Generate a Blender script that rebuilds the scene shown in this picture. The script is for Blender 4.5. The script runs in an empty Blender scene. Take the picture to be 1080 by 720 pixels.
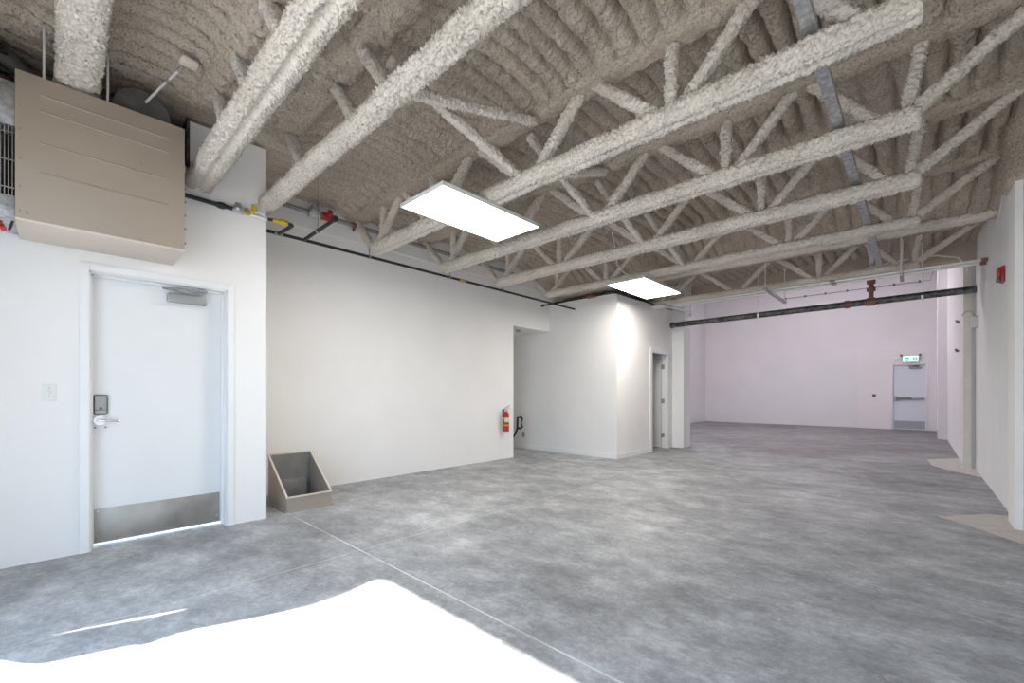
import bpy, bmesh, math, random
import numpy as np
from mathutils import Vector, Matrix

S = bpy.context.scene
COL = S.collection
PI = math.pi
random.seed(4)

# ------------------------------------------------------------------ camera
CAM_H = 1.18
cam = bpy.data.cameras.new('camera')
cam.sensor_fit = 'HORIZONTAL'
cam.sensor_width = 36.0
cam.lens = 455.6 / 1080 * 36.0
cam.shift_y = 55.0 / 1080
cam.clip_start = 0.02
camo = bpy.data.objects.new('camera', cam)
COL.objects.link(camo)
camo.location = (0, 0, CAM_H)
camo.rotation_euler = (PI / 2, 0, math.radians(43.211))
S.camera = camo

# ------------------------------------------------------------------ sky, sun, exposure
SUN_STRENGTH = 9.0
SKY_STRENGTH = 2.35
LED_STRENGTH = 13.5
FAR_LED = 18.0
w = bpy.data.worlds.new('sky')
S.world = w
w.use_nodes = True
bgn = w.node_tree.nodes['Background']
bgn.inputs[0].default_value = (0.56, 0.76, 1.0, 1)
bgn.inputs[1].default_value = SKY_STRENGTH
SUN_H = np.array([0.29, 0.957])            # horizontal travel of the sunlight
SUN_EL = math.radians(45.4)
sl = bpy.data.lights.new('sun', 'SUN')
sl.energy = SUN_STRENGTH
sl.color = (1.0, 0.95, 0.87)
sl.angle = math.radians(0.55)
so = bpy.data.objects.new('sun', sl)
COL.objects.link(so)
so.location = (-2, -8, 8)
so.rotation_euler = Vector((SUN_H[0] * math.cos(SUN_EL), SUN_H[1] * math.cos(SUN_EL), -math.sin(SUN_EL))).to_track_quat('-Z', 'Y').to_euler()
# portal in the open storefront: helps the renderer sample the sky through it
pl_ = bpy.data.lights.new('sky_portal', 'AREA')
pl_.shape = 'RECTANGLE'; pl_.size = 3.9; pl_.size_y = 2.75
pl_.cycles.is_portal = True
po = bpy.data.objects.new('sky_portal', pl_)
COL.objects.link(po)
po.location = (-1.4, -1.06, 1.36)
po.rotation_euler = (PI / 2, 0, PI)
S.view_settings.view_transform = 'Standard'
S.view_settings.look = 'None'
S.view_settings.gamma = 1.0
S.view_settings.use_curve_mapping = False
S.view_settings.exposure = 1.03
S.cycles.max_bounces = 10
S.cycles.diffuse_bounces = 6
S.cycles.use_denoising = True
S.cycles.sample_clamp_indirect = 6.0

# ------------------------------------------------------------------ materials
def srgb(r, g, b):
    f = lambda c: (c / 255 / 12.92) if c / 255 <= 0.04045 else ((c / 255 + 0.055) / 1.055) ** 2.4
    return (f(r), f(g), f(b), 1)

def mat(name, col, rough=0.5, metal=0.0, var=0.04, scale=6.0, bump=0.0, bscale=60.0, spec=0.5):
    m = bpy.data.materials.new(name)
    m.use_nodes = True
    nt = m.node_tree; N = nt.nodes; L = nt.links
    b = N['Principled BSDF']
    b.inputs['Roughness'].default_value = rough
    b.inputs['Metallic'].default_value = metal
    b.inputs['Specular IOR Level'].default_value = spec
    tc = N.new('ShaderNodeTexCoord')
    n = N.new('ShaderNodeTexNoise'); n.inputs['Scale'].default_value = scale; n.inputs['Detail'].default_value = 5
    L.new(tc.outputs['Object'], n.inputs['Vector'])
    r = N.new('ShaderNodeValToRGB')
    r.color_ramp.elements[0].position = 0.3; r.color_ramp.elements[1].position = 0.7
    r.color_ramp.elements[0].color = tuple(c * (1 - var) for c in col[:3]) + (1,)
    r.color_ramp.elements[1].color = tuple(min(1, c * (1 + var)) for c in col[:3]) + (1,)
    L.new(n.outputs['Fac'], r.inputs['Fac']); L.new(r.outputs['Color'], b.inputs['Base Color'])
    if bump:
        n2 = N.new('ShaderNodeTexNoise'); n2.inputs['Scale'].default_value = bscale; n2.inputs['Detail'].default_value = 4
        L.new(tc.outputs['Object'], n2.inputs['Vector'])
        bp = N.new('ShaderNodeBump'); bp.inputs['Strength'].default_value = bump; bp.inputs['Distance'].default_value = 0.01
        L.new(n2.outputs['Fac'], bp.inputs['Height']); L.new(bp.outputs['Normal'], b.inputs['Normal'])
    return m

def foam_mat(name, light, dark, gap_shade):
    m = bpy.data.materials.new(name); m.use_nodes = True
    nt = m.node_tree; N = nt.nodes; L = nt.links
    b = N['Principled BSDF']; b.inputs['Roughness'].default_value = 0.95; b.inputs['Specular IOR Level'].default_value = 0.1
    tc = N.new('ShaderNodeTexCoord')
    n1 = N.new('ShaderNodeTexNoise'); n1.inputs['Scale'].default_value = 75; n1.inputs['Detail'].default_value = 6; n1.inputs['Roughness'].default_value = 0.7
    n2 = N.new('ShaderNodeTexNoise'); n2.inputs['Scale'].default_value = 3; n2.inputs['Detail'].default_value = 3
    L.new(tc.outputs['Object'], n1.inputs['Vector']); L.new(tc.outputs['Object'], n2.inputs['Vector'])
    r = N.new('ShaderNodeValToRGB'); e = r.color_ramp.elements
    e[0].position = 0.33; e[0].color = gap_shade  # dark ramp end: shadow in the gaps between fibres, put into the colour
    e[1].position = 0.58; e[1].color = light
    k = e.new(0.44); k.color = dark
    L.new(n1.outputs['Fac'], r.inputs['Fac'])
    mx = N.new('ShaderNodeMix'); mx.data_type = 'RGBA'; mx.blend_type = 'MULTIPLY'; mx.inputs[0].default_value = 0.5
    r2 = N.new('ShaderNodeValToRGB'); r2.color_ramp.elements[0].color = (0.75, 0.74, 0.72, 1); r2.color_ramp.elements[1].color = (1, 1, 1, 1)
    r2.color_ramp.elements[0].position = 0.35; r2.color_ramp.elements[1].position = 0.65
    L.new(n2.outputs['Fac'], r2.inputs['Fac'])
    L.new(r.outputs['Color'], mx.inputs[6]); L.new(r2.outputs['Color'], mx.inputs[7])
    L.new(mx.outputs[2], b.inputs['Base Color'])
    n3 = N.new('ShaderNodeTexNoise'); n3.inputs['Scale'].default_value = 110; n3.inputs['Detail'].default_value = 6; n3.inputs['Roughness'].default_value = 0.7
    L.new(tc.outputs['Object'], n3.inputs['Vector'])
    bp = N.new('ShaderNodeBump'); bp.inputs['Strength'].default_value = 0.9; bp.inputs['Distance'].default_value = 0.012
    L.new(n3.outputs['Fac'], bp.inputs['Height']); L.new(bp.outputs['Normal'], b.inputs['Normal'])
    return m

def emit_mat(name, col, strength):
    m = bpy.data.materials.new(name); m.use_nodes = True
    b = m.node_tree.nodes['Principled BSDF']
    b.inputs['Base Color'].default_value = col
    b.inputs['Emission Color'].default_value = col
    b.inputs['Emission Strength'].default_value = strength
    return m

def floor_mat():
    m = bpy.data.materials.new('concrete_floor'); m.use_nodes = True
    nt = m.node_tree; N = nt.nodes; L = nt.links
    b = N['Principled BSDF']
    tc = N.new('ShaderNodeTexCoord')
    def noise(scale, detail, stretch=(1, 1, 1), rot=0.0, dist=0.0, rough=0.6):
        mp = N.new('ShaderNodeMapping'); mp.inputs['Scale'].default_value = stretch; mp.inputs['Rotation'].default_value = (0, 0, rot)
        n = N.new('ShaderNodeTexNoise'); n.inputs['Scale'].default_value = scale; n.inputs['Detail'].default_value = detail
        n.inputs['Distortion'].default_value = dist; n.inputs['Roughness'].default_value = rough
        L.new(tc.outputs['Object'], mp.inputs['Vector']); L.new(mp.outputs['Vector'], n.inputs['Vector'])
        return n.outputs['Fac']
    def ramp(fac, pts):
        r = N.new('ShaderNodeValToRGB'); e = r.color_ramp.elements
        e[0].position, e[0].color = pts[0]; e[1].position, e[1].color = pts[-1]
        for p, c in pts[1:-1]:
            k = e.new(p); k.color = c
        L.new(fac, r.inputs['Fac']); return r.outputs['Color']
    def mix(a, bb, fac, mode='MIX'):
        mx = N.new('ShaderNodeMix'); mx.data_type = 'RGBA'; mx.blend_type = mode
        if isinstance(fac, float): mx.inputs[0].default_value = fac
        else: L.new(fac, mx.inputs[0])
        L.new(a, mx.inputs[6])
        if isinstance(bb, tuple): mx.inputs[7].default_value = bb
        else: L.new(bb, mx.inputs[7])
        return mx.outputs[2]
    def mth(op, a, v=None):
        n = N.new('ShaderNodeMath'); n.operation = op
        if isinstance(a, (int, float)): n.inputs[0].default_value = a
        else: L.new(a, n.inputs[0])
        if v is not None:
            if isinstance(v, (int, float)): n.inputs[1].default_value = v
            else: L.new(v, n.inputs[1])
        return n.outputs[0]
    g = lambda v, t=1.0: (v * 0.955 * t, v * 0.99, v * 1.03 / t, 1)
    base = ramp(noise(0.7, 9, (1, 1, 1), 0, 0.2, 0.65), [(0.34, g(0.25)), (0.5, g(0.37)), (0.66, g(0.49))])
    streak = ramp(noise(2.4, 13, (1.0, 1.35, 1), -0.25, 0.0, 0.78), [(0.37, (0.58, 0.58, 0.59, 1)), (0.52, (0.96, 0.96, 0.96, 1)), (0.64, (1.42, 1.42, 1.42, 1))])
    c = mix(base, streak, 0.9, 'MULTIPLY')
    wht = ramp(noise(4.2, 13, (1.0, 1.3, 1), 0.3, 0.0, 0.8), [(0.55, (0, 0, 0, 1)), (0.72, (1, 1, 1, 1))])
    c = mix(c, g(0.62), mth('MULTIPLY', wht, 0.75))
    fine = ramp(noise(30, 8, (1, 1, 1), 0, 0, 0.8), [(0.32, (0.62, 0.62, 0.62, 1)), (0.68, (1.3, 1.3, 1.3, 1))])
    c = mix(c, fine, 0.7, 'MULTIPLY')
    scr = ramp(noise(9, 5, (14, 0.6, 1), 0.9, 0.3), [(0.66, (0, 0, 0, 1)), (0.74, (1, 1, 1, 1))])
    c = mix(c, g(0.52), mth('MULTIPLY', scr, 0.22))
    spk = ramp(noise(16, 3, (1, 1, 1), 0, 0, 0.5), [(0.72, (0, 0, 0, 1)), (0.75, (1, 1, 1, 1))])
    c = mix(c, g(0.75), mth('MULTIPLY', spk, 0.5))
    # chalky saw-cut joints
    sp = N.new('ShaderNodeSeparateXYZ'); L.new(tc.outputs['Object'], sp.inputs[0])
    brk = ramp(noise(2.6, 4), [(0.36, (0.35, 0.35, 0.35, 1)), (0.55, (1, 1, 1, 1))])
    for out, pos, half, k in ((sp.outputs[1], 1.592, 0.0055, 0.85), (sp.outputs[0], -3.062, 0.005, 0.55), (sp.outputs[1], 7.6, 0.006, 0.3)):
        d = mth('ABSOLUTE', mth('SUBTRACT', out, pos))
        f = mth('LESS_THAN', d, half)
        c = mix(c, g(0.78), mth('MULTIPLY', mth('MULTIPLY', f, brk), k))
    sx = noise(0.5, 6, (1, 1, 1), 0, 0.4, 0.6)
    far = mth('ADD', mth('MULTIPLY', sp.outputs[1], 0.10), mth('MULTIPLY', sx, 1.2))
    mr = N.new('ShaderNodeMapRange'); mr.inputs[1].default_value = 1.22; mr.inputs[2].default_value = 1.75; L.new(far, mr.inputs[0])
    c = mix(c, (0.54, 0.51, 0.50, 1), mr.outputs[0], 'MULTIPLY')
    L.new(c, b.inputs['Base Color'])
    rr = ramp(noise(1.4, 6), [(0.3, (0.42,) * 3 + (1,)), (0.7, (0.62,) * 3 + (1,))])
    L.new(rr, b.inputs['Roughness'])
    b.inputs['Specular IOR Level'].default_value = 0.4
    bp = N.new('ShaderNodeBump'); bp.inputs['Strength'].default_value = 0.12; bp.inputs['Distance'].default_value = 0.004
    L.new(noise(45, 5), bp.inputs['Height']); L.new(bp.outputs['Normal'], b.inputs['Normal'])
    return m

M = dict(
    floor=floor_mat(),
    paint=mat('white_wall_paint', (0.85, 0.84, 0.83, 1), 0.7, var=0.02, scale=1.5, bump=0.05, bscale=180, spec=0.25),
    paint2=mat('lilac_white_wall_paint', (0.72, 0.70, 0.715, 1), 0.75, var=0.03, scale=1.2, spec=0.2),
    paint3=mat('pale_rose_wall_paint', (0.75, 0.715, 0.725, 1), 0.75, var=0.02, scale=1.2, spec=0.2),
    grey_paint=mat('grey_block_paint', (0.79, 0.79, 0.795, 1), 0.7, var=0.03, scale=2.0, bump=0.1, bscale=40, spec=0.2),
    trim=mat('white_gloss_trim', (0.84, 0.84, 0.84, 1), 0.4, var=0.01),
    door=mat('white_door_enamel', (0.80, 0.805, 0.81, 1), 0.38, var=0.012, scale=2),
    fdoor=mat('pale_grey_door_enamel', (0.66, 0.69, 0.74, 1), 0.45, var=0.02),
    steel=mat('brushed_steel', (0.42, 0.40, 0.37, 1), 0.5, 0.8, var=0.22, scale=4.0, bump=0.03),
    chrome=mat('satin_chrome', (0.78, 0.78, 0.79, 1), 0.25, 1.0, var=0.05),
    galv=mat('galvanised_metal', (0.55, 0.57, 0.60, 1), 0.42, 0.9, var=0.35, scale=26, bump=0.1),
    closer=mat('grey_closer_enamel', (0.36, 0.365, 0.37, 1), 0.4, 0.4, var=0.05),
    dark=mat('dark_housing', (0.12, 0.12, 0.125, 1), 0.45, 0.2, var=0.1),
    black=mat('black_iron_pipe', (0.022, 0.022, 0.024, 1), 0.5, 0.2, var=0.3, scale=30),
    blackpipe2=mat('weathered_black_pipe', (0.11, 0.11, 0.115, 1), 0.45, 0.5, var=0.7, scale=14),
    greypipe=mat('dusty_grey_pipe', (0.30, 0.29, 0.28, 1), 0.6, 0.3, var=0.3, scale=20),
    conduit=mat('silver_conduit', (0.86, 0.86, 0.84, 1), 0.3, 0.3, var=0.08),
    yellow=mat('yellow_valve_enamel', (0.62, 0.46, 0.03, 1), 0.45, var=0.1),
    brass=mat('brass_fitting', (0.60, 0.44, 0.16, 1), 0.35, 0.9, var=0.1),
    red=mat('red_enamel', (0.40, 0.02, 0.018, 1), 0.35, var=0.06),
    rust=mat('rust_orange_fitting', (0.24, 0.115, 0.08, 1), 0.55, 0.2, var=0.25, scale=30),
    maroon=mat('maroon_button', (0.20, 0.03, 0.04, 1), 0.45, var=0.06),
    beige=mat('tan_sheet_metal', (0.36, 0.30, 0.24, 1), 0.55, 0.0, var=0.03, scale=2.0),
    beige_l=mat('pale_tan_sheet_metal', (0.66, 0.58, 0.50, 1), 0.5, 0.0, var=0.04, scale=2.0),
    bin=mat('taupe_painted_steel', (0.34, 0.30, 0.26, 1), 0.5, 0.1, var=0.05, scale=4),
    bin_in=mat('dull_grey_bin_lining', (0.24, 0.235, 0.23, 1), 0.5, 0.4, var=0.15, scale=5),
    plastic=mat('white_plastic', (0.78, 0.78, 0.77, 1), 0.4, var=0.01),
    label=mat('pale_paper_label', (0.72, 0.70, 0.52, 1), 0.6, var=0.06, scale=40),
    green=emit_mat('lit_green_sign', (0.01, 0.42, 0.20, 1), 0.5),
    signwhite=emit_mat('lit_white_sign', (0.80, 1.0, 0.93, 1), 0.35),
    led=emit_mat('lit_light_panel', (1.0, 0.94, 0.86, 1), LED_STRENGTH),
    led_far=emit_mat('unseen_far_light_panel', (1.0, 0.94, 1.0, 1), FAR_LED),
    patch=mat('pale_new_concrete', (0.52, 0.50, 0.47, 1), 0.8, var=0.10, scale=9, bump=0.1),
    pave=mat('pale_pavement', (0.42, 0.40, 0.37, 1), 0.85, var=0.1),
    post=mat('cream_post_paint', (0.74, 0.72, 0.64, 1), 0.5, var=0.03),
    film=mat('clear_grey_plastic_film', (0.72, 0.73, 0.75, 1), 0.3, var=0.05),
    dusty=mat('dark_duct_wrap_and_gap_shade', (0.085, 0.08, 0.075, 1), 0.7, var=0.3, scale=10, bump=0.3, bscale=20),
    coat=foam_mat('white_fibre_fireproofing', (0.93, 0.865, 0.785, 1), (0.87, 0.80, 0.715, 1), (0.46, 0.39, 0.32, 1)),
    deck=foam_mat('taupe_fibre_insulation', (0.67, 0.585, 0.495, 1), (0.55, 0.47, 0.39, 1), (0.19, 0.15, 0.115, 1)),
)

# ------------------------------------------------------------------ mesh helpers
def BM(): return bmesh.new()

def add_box(bm, x0, x1, y0, y1, z0, z1, bevel=0.0):
    r = bmesh.ops.create_cube(bm, size=1.0)
    vs = r['verts']
    for v in vs:
        v.co = Vector(((x0 + x1) / 2 + v.co.x * (x1 - x0), (y0 + y1) / 2 + v.co.y * (y1 - y0), (z0 + z1) / 2 + v.co.z * (z1 - z0)))
    if bevel:
        es = list({e for v in vs for e in v.link_edges})
        bmesh.ops.bevel(bm, geom=es, offset=bevel, segments=2, affect='EDGES', profile=0.5)
    return bm

def add_cyl(bm, p0, p1, r, r2=None, seg=16):
    p0 = Vector(p0); p1 = Vector(p1); d = p1 - p0
    res = bmesh.ops.create_cone(bm, cap_ends=True, segments=seg, radius1=r, radius2=r if r2 is None else r2, depth=d.length)
    q = Vector((0, 0, 1)).rotation_difference(d.normalized())
    bmesh.ops.transform(bm, matrix=Matrix.Translation((p0 + p1) / 2) @ q.to_matrix().to_4x4(), verts=res['verts'])
    return bm

def add_sphere(bm, c, r, sz=1.0):
    res = bmesh.ops.create_uvsphere(bm, u_segments=14, v_segments=9, radius=r)
    bmesh.ops.transform(bm, matrix=Matrix.Translation(Vector(c)) @ Matrix.Diagonal((1, 1, sz, 1)), verts=res['verts'])
    return bm

def add_path(bm, pts, r, seg=10):
    """round tube following points, one continuous skin"""
    pts = [Vector(p) for p in pts]
    rings = []
    up = Vector((0, 0, 1))
    for i, p in enumerate(pts):
        t = (pts[min(i + 1, len(pts) - 1)] - pts[max(i - 1, 0)]).normalized()
        a = t.cross(up)
        if a.length < 1e-3: a = t.cross(Vector((1, 0, 0)))
        a.normalize(); b = t.cross(a).normalized()
        rings.append([bm.verts.new(p + a * (r * math.cos(2 * PI * k / seg)) + b * (r * math.sin(2 * PI * k / seg))) for k in range(seg)])
    for A, B in zip(rings, rings[1:]):
        for k in range(seg):
            bm.faces.new((A[k], A[(k + 1) % seg], B[(k + 1) % seg], B[k]))
    bm.faces.new(rings[0][::-1]); bm.faces.new(rings[-1])
    return bm

def add_prism(bm, outline, vec):
    """closed polygon (3-D points) pushed along vec"""
    vec = Vector(vec)
    a = [bm.verts.new(Vector(p)) for p in outline]
    b = [bm.verts.new(Vector(p) + vec) for p in outline]
    n = len(a)
    bm.faces.new(a); bm.faces.new(b[::-1])
    for i in range(n):
        bm.faces.new((a[i], b[i], b[(i + 1) % n], a[(i + 1) % n]))
    return bm

def root_loc(o):
    while o.parent: o = o.parent
    return o.location

def obj(name, bm, m, parent=None, loc=None, smooth=True):
    me = bpy.data.meshes.new(name)
    bmesh.ops.recalc_face_normals(bm, faces=bm.faces[:])
    if parent is not None:
        off = Vector(root_loc(parent))
    elif loc is not None:
        off = Vector(loc)
    else:
        xs = [v.co for v in bm.verts]
        lo = Vector([min(c[i] for c in xs) for i in range(3)]); hi = Vector([max(c[i] for c in xs) for i in range(3)])
        off = Vector(((lo.x + hi.x) / 2, (lo.y + hi.y) / 2, lo.z))
    bmesh.ops.translate(bm, verts=bm.verts[:], vec=-off)
    bm.to_mesh(me); bm.free()
    me.materials.append(m)
    if smooth:
        me.shade_smooth()
        try: me.set_sharp_from_angle(angle=math.radians(35))
        except Exception: pass
    o = bpy.data.objects.new(name, me); COL.objects.link(o)
    if parent is not None: o.parent = parent
    else: o.location = off
    return o

def tag(o, label, cat, group=None):
    o['label'] = label; o['category'] = cat
    if group: o['group'] = group
    return o

def thing(name, label, cat, loc, group=None):
    o = bpy.data.objects.new(name, None); COL.objects.link(o)
    o.empty_display_size = 0.1
    o.location = loc
    return tag(o, label, cat, group)

def struct(name, bm, m, loc=(0, 0, 0), smooth=False):
    o = obj(name, bm, m, None, loc, smooth); o['kind'] = 'structure'
    return o

# ------------------------------------------------------------------ fibre foam helpers
def _hash(ix, iy, iz, seed):
    n = (ix.astype(np.int64) * 374761393 + iy.astype(np.int64) * 668265263 + iz.astype(np.int64) * 2147483647 + seed * 974711) & 0x7FFFFFFF
    n = ((n ^ (n >> 13)) * 1274126177) & 0x7FFFFFFF
    n = (n ^ (n >> 16)) & 0xFFFF
    return n / 65535.0

def vnoise(P, freq, seed=0):
    """value noise in 0..1 at points P (n,3)"""
    Q = P * freq + 1000.0
    I = np.floor(Q).astype(np.int64); Fr = Q - I; Fr = Fr * Fr * (3 - 2 * Fr)
    out = 0
    for dx in (0, 1):
        wx = Fr[:, 0] if dx else 1 - Fr[:, 0]
        for dy in (0, 1):
            wy = Fr[:, 1] if dy else 1 - Fr[:, 1]
            for dz in (0, 1):
                wz = Fr[:, 2] if dz else 1 - Fr[:, 2]
                out = out + wx * wy * wz * _hash(I[:, 0] + dx, I[:, 1] + dy, I[:, 2] + dz, seed)
    return out

def fibre(P, seed, big=0.008, mid=0.008, fine=0.0085):
    rng = np.random.default_rng(seed)
    f1 = vnoise(P, 52, seed + 1)
    return (big * (vnoise(P, 6, seed) - 0.5) * 2 + mid * (f1 - 0.45) * 2
            + fine * np.clip(rng.normal(0, 0.8, len(P)), -1.2, 2.0))

def grid_obj(name, V, nu, nv, wrap, m, parent=None, loc=(0, 0, 0), caps=False):
    """vertex grid nu x nv (wrapped in v when wrap) to one mesh object"""
    idx = np.arange(nu * nv).reshape(nu, nv)
    if wrap:
        a = idx[:-1]; b = idx[1:]
        F = np.stack([a, np.roll(a, -1, 1), np.roll(b, -1, 1), b], -1).reshape(-1, 4)
    else:
        F = np.stack([idx[:-1, :-1], idx[:-1, 1:], idx[1:, 1:], idx[1:, :-1]], -1).reshape(-1, 4)
    off = np.array(root_loc(parent)) if parent is not None else np.array(loc)
    V = V - off
    me = bpy.data.meshes.new(name)
    nf = len(F)
    me.vertices.add(len(V)); me.vertices.foreach_set('co', V.astype(np.float32).ravel())
    me.loops.add(nf * 4); me.loops.foreach_set('vertex_index', F.astype(np.int32).ravel())
    me.polygons.add(nf); me.polygons.foreach_set('loop_start', np.arange(0, nf * 4, 4, dtype=np.int32))
    me.polygons.foreach_set('loop_total', np.full(nf, 4, dtype=np.int32))
    me.update(calc_edges=True); me.validate()
    me.materials.append(m)
    me.shade_smooth()
    o = bpy.data.objects.new(name, me); COL.objects.link(o)
    if parent is not None: o.parent = parent
    else: o.location = off
    return o

def foam_bar(name, p0, p1, ra, rb, m, parent, seed, res=0.012, groove=0.0, k=1.0):
    """straight fuzzy bar: ra = half width sideways, rb = half height; groove splits the underside in two lobes"""
    p0 = np.array(p0, float); p1 = np.array(p1, float)
    d = p1 - p0; Ln = np.linalg.norm(d); t = d / Ln
    side = np.cross(t, [0, 0, 1.0])
    if np.linalg.norm(side) < 0.05: side = np.array([0, 1.0, 0])
    side /= np.linalg.norm(side); up = np.cross(side, t)
    nu = max(8, int(Ln / res)); nv = max(14, int(2 * PI * math.sqrt((ra * ra + rb * rb) / 2) / res))
    ph = np.linspace(0, 2 * PI, nv, endpoint=False)
    ex = 0.72
    cx = np.sign(np.cos(ph)) * np.abs(np.cos(ph)) ** ex; sx = np.sign(np.sin(ph)) * np.abs(np.sin(ph)) ** ex
    cap = np.array([0.02, 0.55, 0.85]); u = np.linspace(0, 1, nu)
    sc = np.ones(nu); sc[:3] = cap; sc[-3:] = cap[::-1]
    u[:3] = [0, 0, 0.004 / Ln]; u[-3:] = [1 - 0.004 / Ln, 1, 1]
    W = np.ones(nv)
    B = p0[None, None, :] + t[None, None, :] * (u[:, None, None] * Ln) \
        + side[None, None, :] * (ra * cx)[None, :, None] * sc[:, None, None] + up[None, None, :] * (rb * sx)[None, :, None] * sc[:, None, None]
    if groove:
        g = np.exp(-((cx * ra) / 0.018) ** 2) * (sx < -0.2) * groove
        B = B + up[None, None, :] * g[None, :, None] * sc[:, None, None]
    Nn = side[None, :] * cx[:, None] / ra + up[None, :] * sx[:, None] / rb
    Nn /= np.linalg.norm(Nn, axis=1)[:, None]
    P = B.reshape(-1, 3)
    D = (fibre(P, seed) * k).reshape(nu, nv)
    B = B + Nn[None, :, :] * D[:, :, None] * np.where(sc < 0.5, 0.3, 1.0)[:, None, None]
    return grid_obj(name, B.reshape(-1, 3), nu, nv, True, m, parent)

# ================================================================== SETTING
# floor
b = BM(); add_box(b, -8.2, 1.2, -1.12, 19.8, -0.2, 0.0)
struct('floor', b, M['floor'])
b = BM(); add_box(b, -40, 40, -40, 50, -0.5, -0.2)
struct('ground', b, M['pave'])
# pale infilled trenches by the right wall
for n, pts in (('trim_1', [(.146, 5.81), (.27, 5.70), (.60, 5.22), (.66, 5.22), (.66, 6.30), (.488, 6.27), (.3, 6.02)]),
               ('trim_2', [(.12, 10.75), (.17, 9.9), (.33, 9.5), (.66, 8.95), (.66, 11.2), (.54, 11.25), (.3, 11.0)])):
    b = BM(); add_prism(b, [(x, y, -0.02) for x, y in pts], (0, 0, 0.0225)); struct(n, b, M['patch'])

# front wall behind the photographer: unseen open storefront, its holes shaped to cast the sun patch on the floor
E_ = math.tan(SUN_EL)
def back(x, y):
    s = (y + 1.0) / SUN_H[1]
    return (x - SUN_H[0] * s, s * E_)
edge = [(-2.963, -0.158), (-2.871, -0.1), (-2.8, -0.043), (-2.764, 0.029), (-2.734, 0.133), (-2.683, 0.269), (-2.651, 0.272), (-2.663, 0.397), (-2.641, 0.488), (-2.573, 0.656), (-2.503, 0.862), (-2.466, 0.998), (-2.469, 1.135), (-2.494, 1.246), (-2.513, 1.336), (-2.508, 1.398), (-2.479, 1.434)]
hole = [(-3.23, 0.001)] + [back(*p) for p in edge] + [back(-2.40, 1.452), back(0.75, 1.485), (0.45, 0.001)]
slot = [back(*p) for p in [(-3.115, -.085), (-2.99, .33), (-2.925, .505), (-2.905, .49), (-2.95, .285), (-3.09, -.07)]]
speck = [back(*p) for p in [(-2.93, .10), (-2.91, .14), (-2.90, .13), (-2.915, .09)]]
def front_wall():
    cu = bpy.data.curves.new('tmp', 'CURVE'); cu.dimensions = '2D'; cu.fill_mode = 'BOTH'; cu.extrude = 0.03
    for pts in ([(-4.72, 0), (0.86, 0), (0.86, 3.75), (-4.72, 3.75)], hole, slot, speck):
        sp = cu.splines.new('POLY'); sp.points.add(len(pts) - 1); sp.use_cyclic_u = True
        for q, p in zip(sp.points, pts): q.co = (p[0], p[1], 0, 1)
    t = bpy.data.objects.new('tmp', cu); COL.objects.link(t)
    me = bpy.data.meshes.new_from_object(t.evaluated_get(bpy.context.evaluated_depsgraph_get()))
    bpy.data.objects.remove(t); bpy.data.curves.remove(cu)
    me.materials.clear(); me.materials.append(M['paint'])
    for v in me.vertices: v.co = Vector((v.co.x, -0.97 + v.co.z, v.co.y))
    o = bpy.data.objects.new('wall_front', me); COL.objects.link(o); o['kind'] = 'structure'
front_wall()

DY0, DY1, DZ = 0.19, 1.07, 2.10          # near door opening
b = BM()
add_box(b, -4.72, -4.5, -1.0, DY0, 0, 3.10)
add_box(b, -4.72, -4.5, DY1, 1.39, 0, 3.49)
add_box(b, -4.72, -4.5, DY0, DY1, DZ, 3.10)
add_box(b, -4.72, -4.5, 0.80, DY1, 3.10, 3.49)
add_box(b, -5.7, -4.72, 1.25, 1.39, 0, 3.75)
struct('wall_left', b, M['paint'])
b = BM()
add_box(b, -5.65, -5.47, 1.39, 5.86, 0, 3.75)
add_box(b, -5.65, -5.47, 5.86, 6.95, 2.44, 3.75)
add_box(b, -7.1, -5.65, 5.86, 6.95, 2.44, 2.56)      # soffit of the recess
add_box(b, -7.1, -5.65, 5.70, 5.86, 0, 2.56)
add_box(b, -7.2, -7.1, 5.70, 7.05, 0, 2.56)
add_box(b, -5.65, -5.47, 6.95, 9.72, 3.0, 3.75)
struct('wall_left_inner', b, M['paint'])
b = BM(); add_box(b, -5.47, -5.455, 1.39, 6.95, 3.20, 3.235)
struct('trim_3', b, M['paint'])

b = BM(); add_box(b, -5.5, -5.4, -1.1, 1.25, 3.0, 3.8); add_box(b, -5.4, -4.72, -1.1, 1.25, 3.0, 3.06); add_box(b, -5.4, -4.5, 0.78, 0.80, 3.06, 3.8); add_box(b, -5.4, -4.5, -1.1, -1.0, 3.06, 3.8); struct('wall_cavity', b, M['dusty'])  # added cavity, lined dark to stand for the shade above the air handler
# washroom block
WD0, WD1, WDZ = 8.35, 9.10, 2.03
b = BM()
add_box(b, -7.1, -3.94, 6.95, 7.07, 0, 2.99)
add_box(b, -4.06, -3.94, 7.07, WD0, 0, 2.99)
add_box(b, -4.06, -3.94, WD1, 9.40, 0, 2.99)
add_box(b, -4.06, -3.94, WD0, WD1, WDZ, 2.99)
add_box(b, -7.1, -4.06, 7.07, 9.40, 2.90, 2.99)
add_box(b, -6.9, -6.8, 7.07, 9.4, 0, 2.9)
struct('wall_washroom', b, M['paint'])
b = BM(); add_box(b, -7.1, -3.928, 6.938, 6.95, 0.0, 0.09, 0.003); struct('baseboard_washroom_front', b, M['trim'])
b = BM(); add_box(b, -3.94, -3.928, 6.938, WD0 - 0.08, 0.0, 0.09, 0.003); struct('baseboard_washroom_side', b, M['trim'])
b = BM(); add_box(b, -3.94, -3.69, 9.35, 9.72, 0, 3.75, 0.004); struct('wall_pier_left', b, M['trim'])
b = BM(); add_box(b, -7.1, -3.94, 9.40, 9.72, 0, 6.2)
struct('wall_partition', b, M['paint2'])

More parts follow.
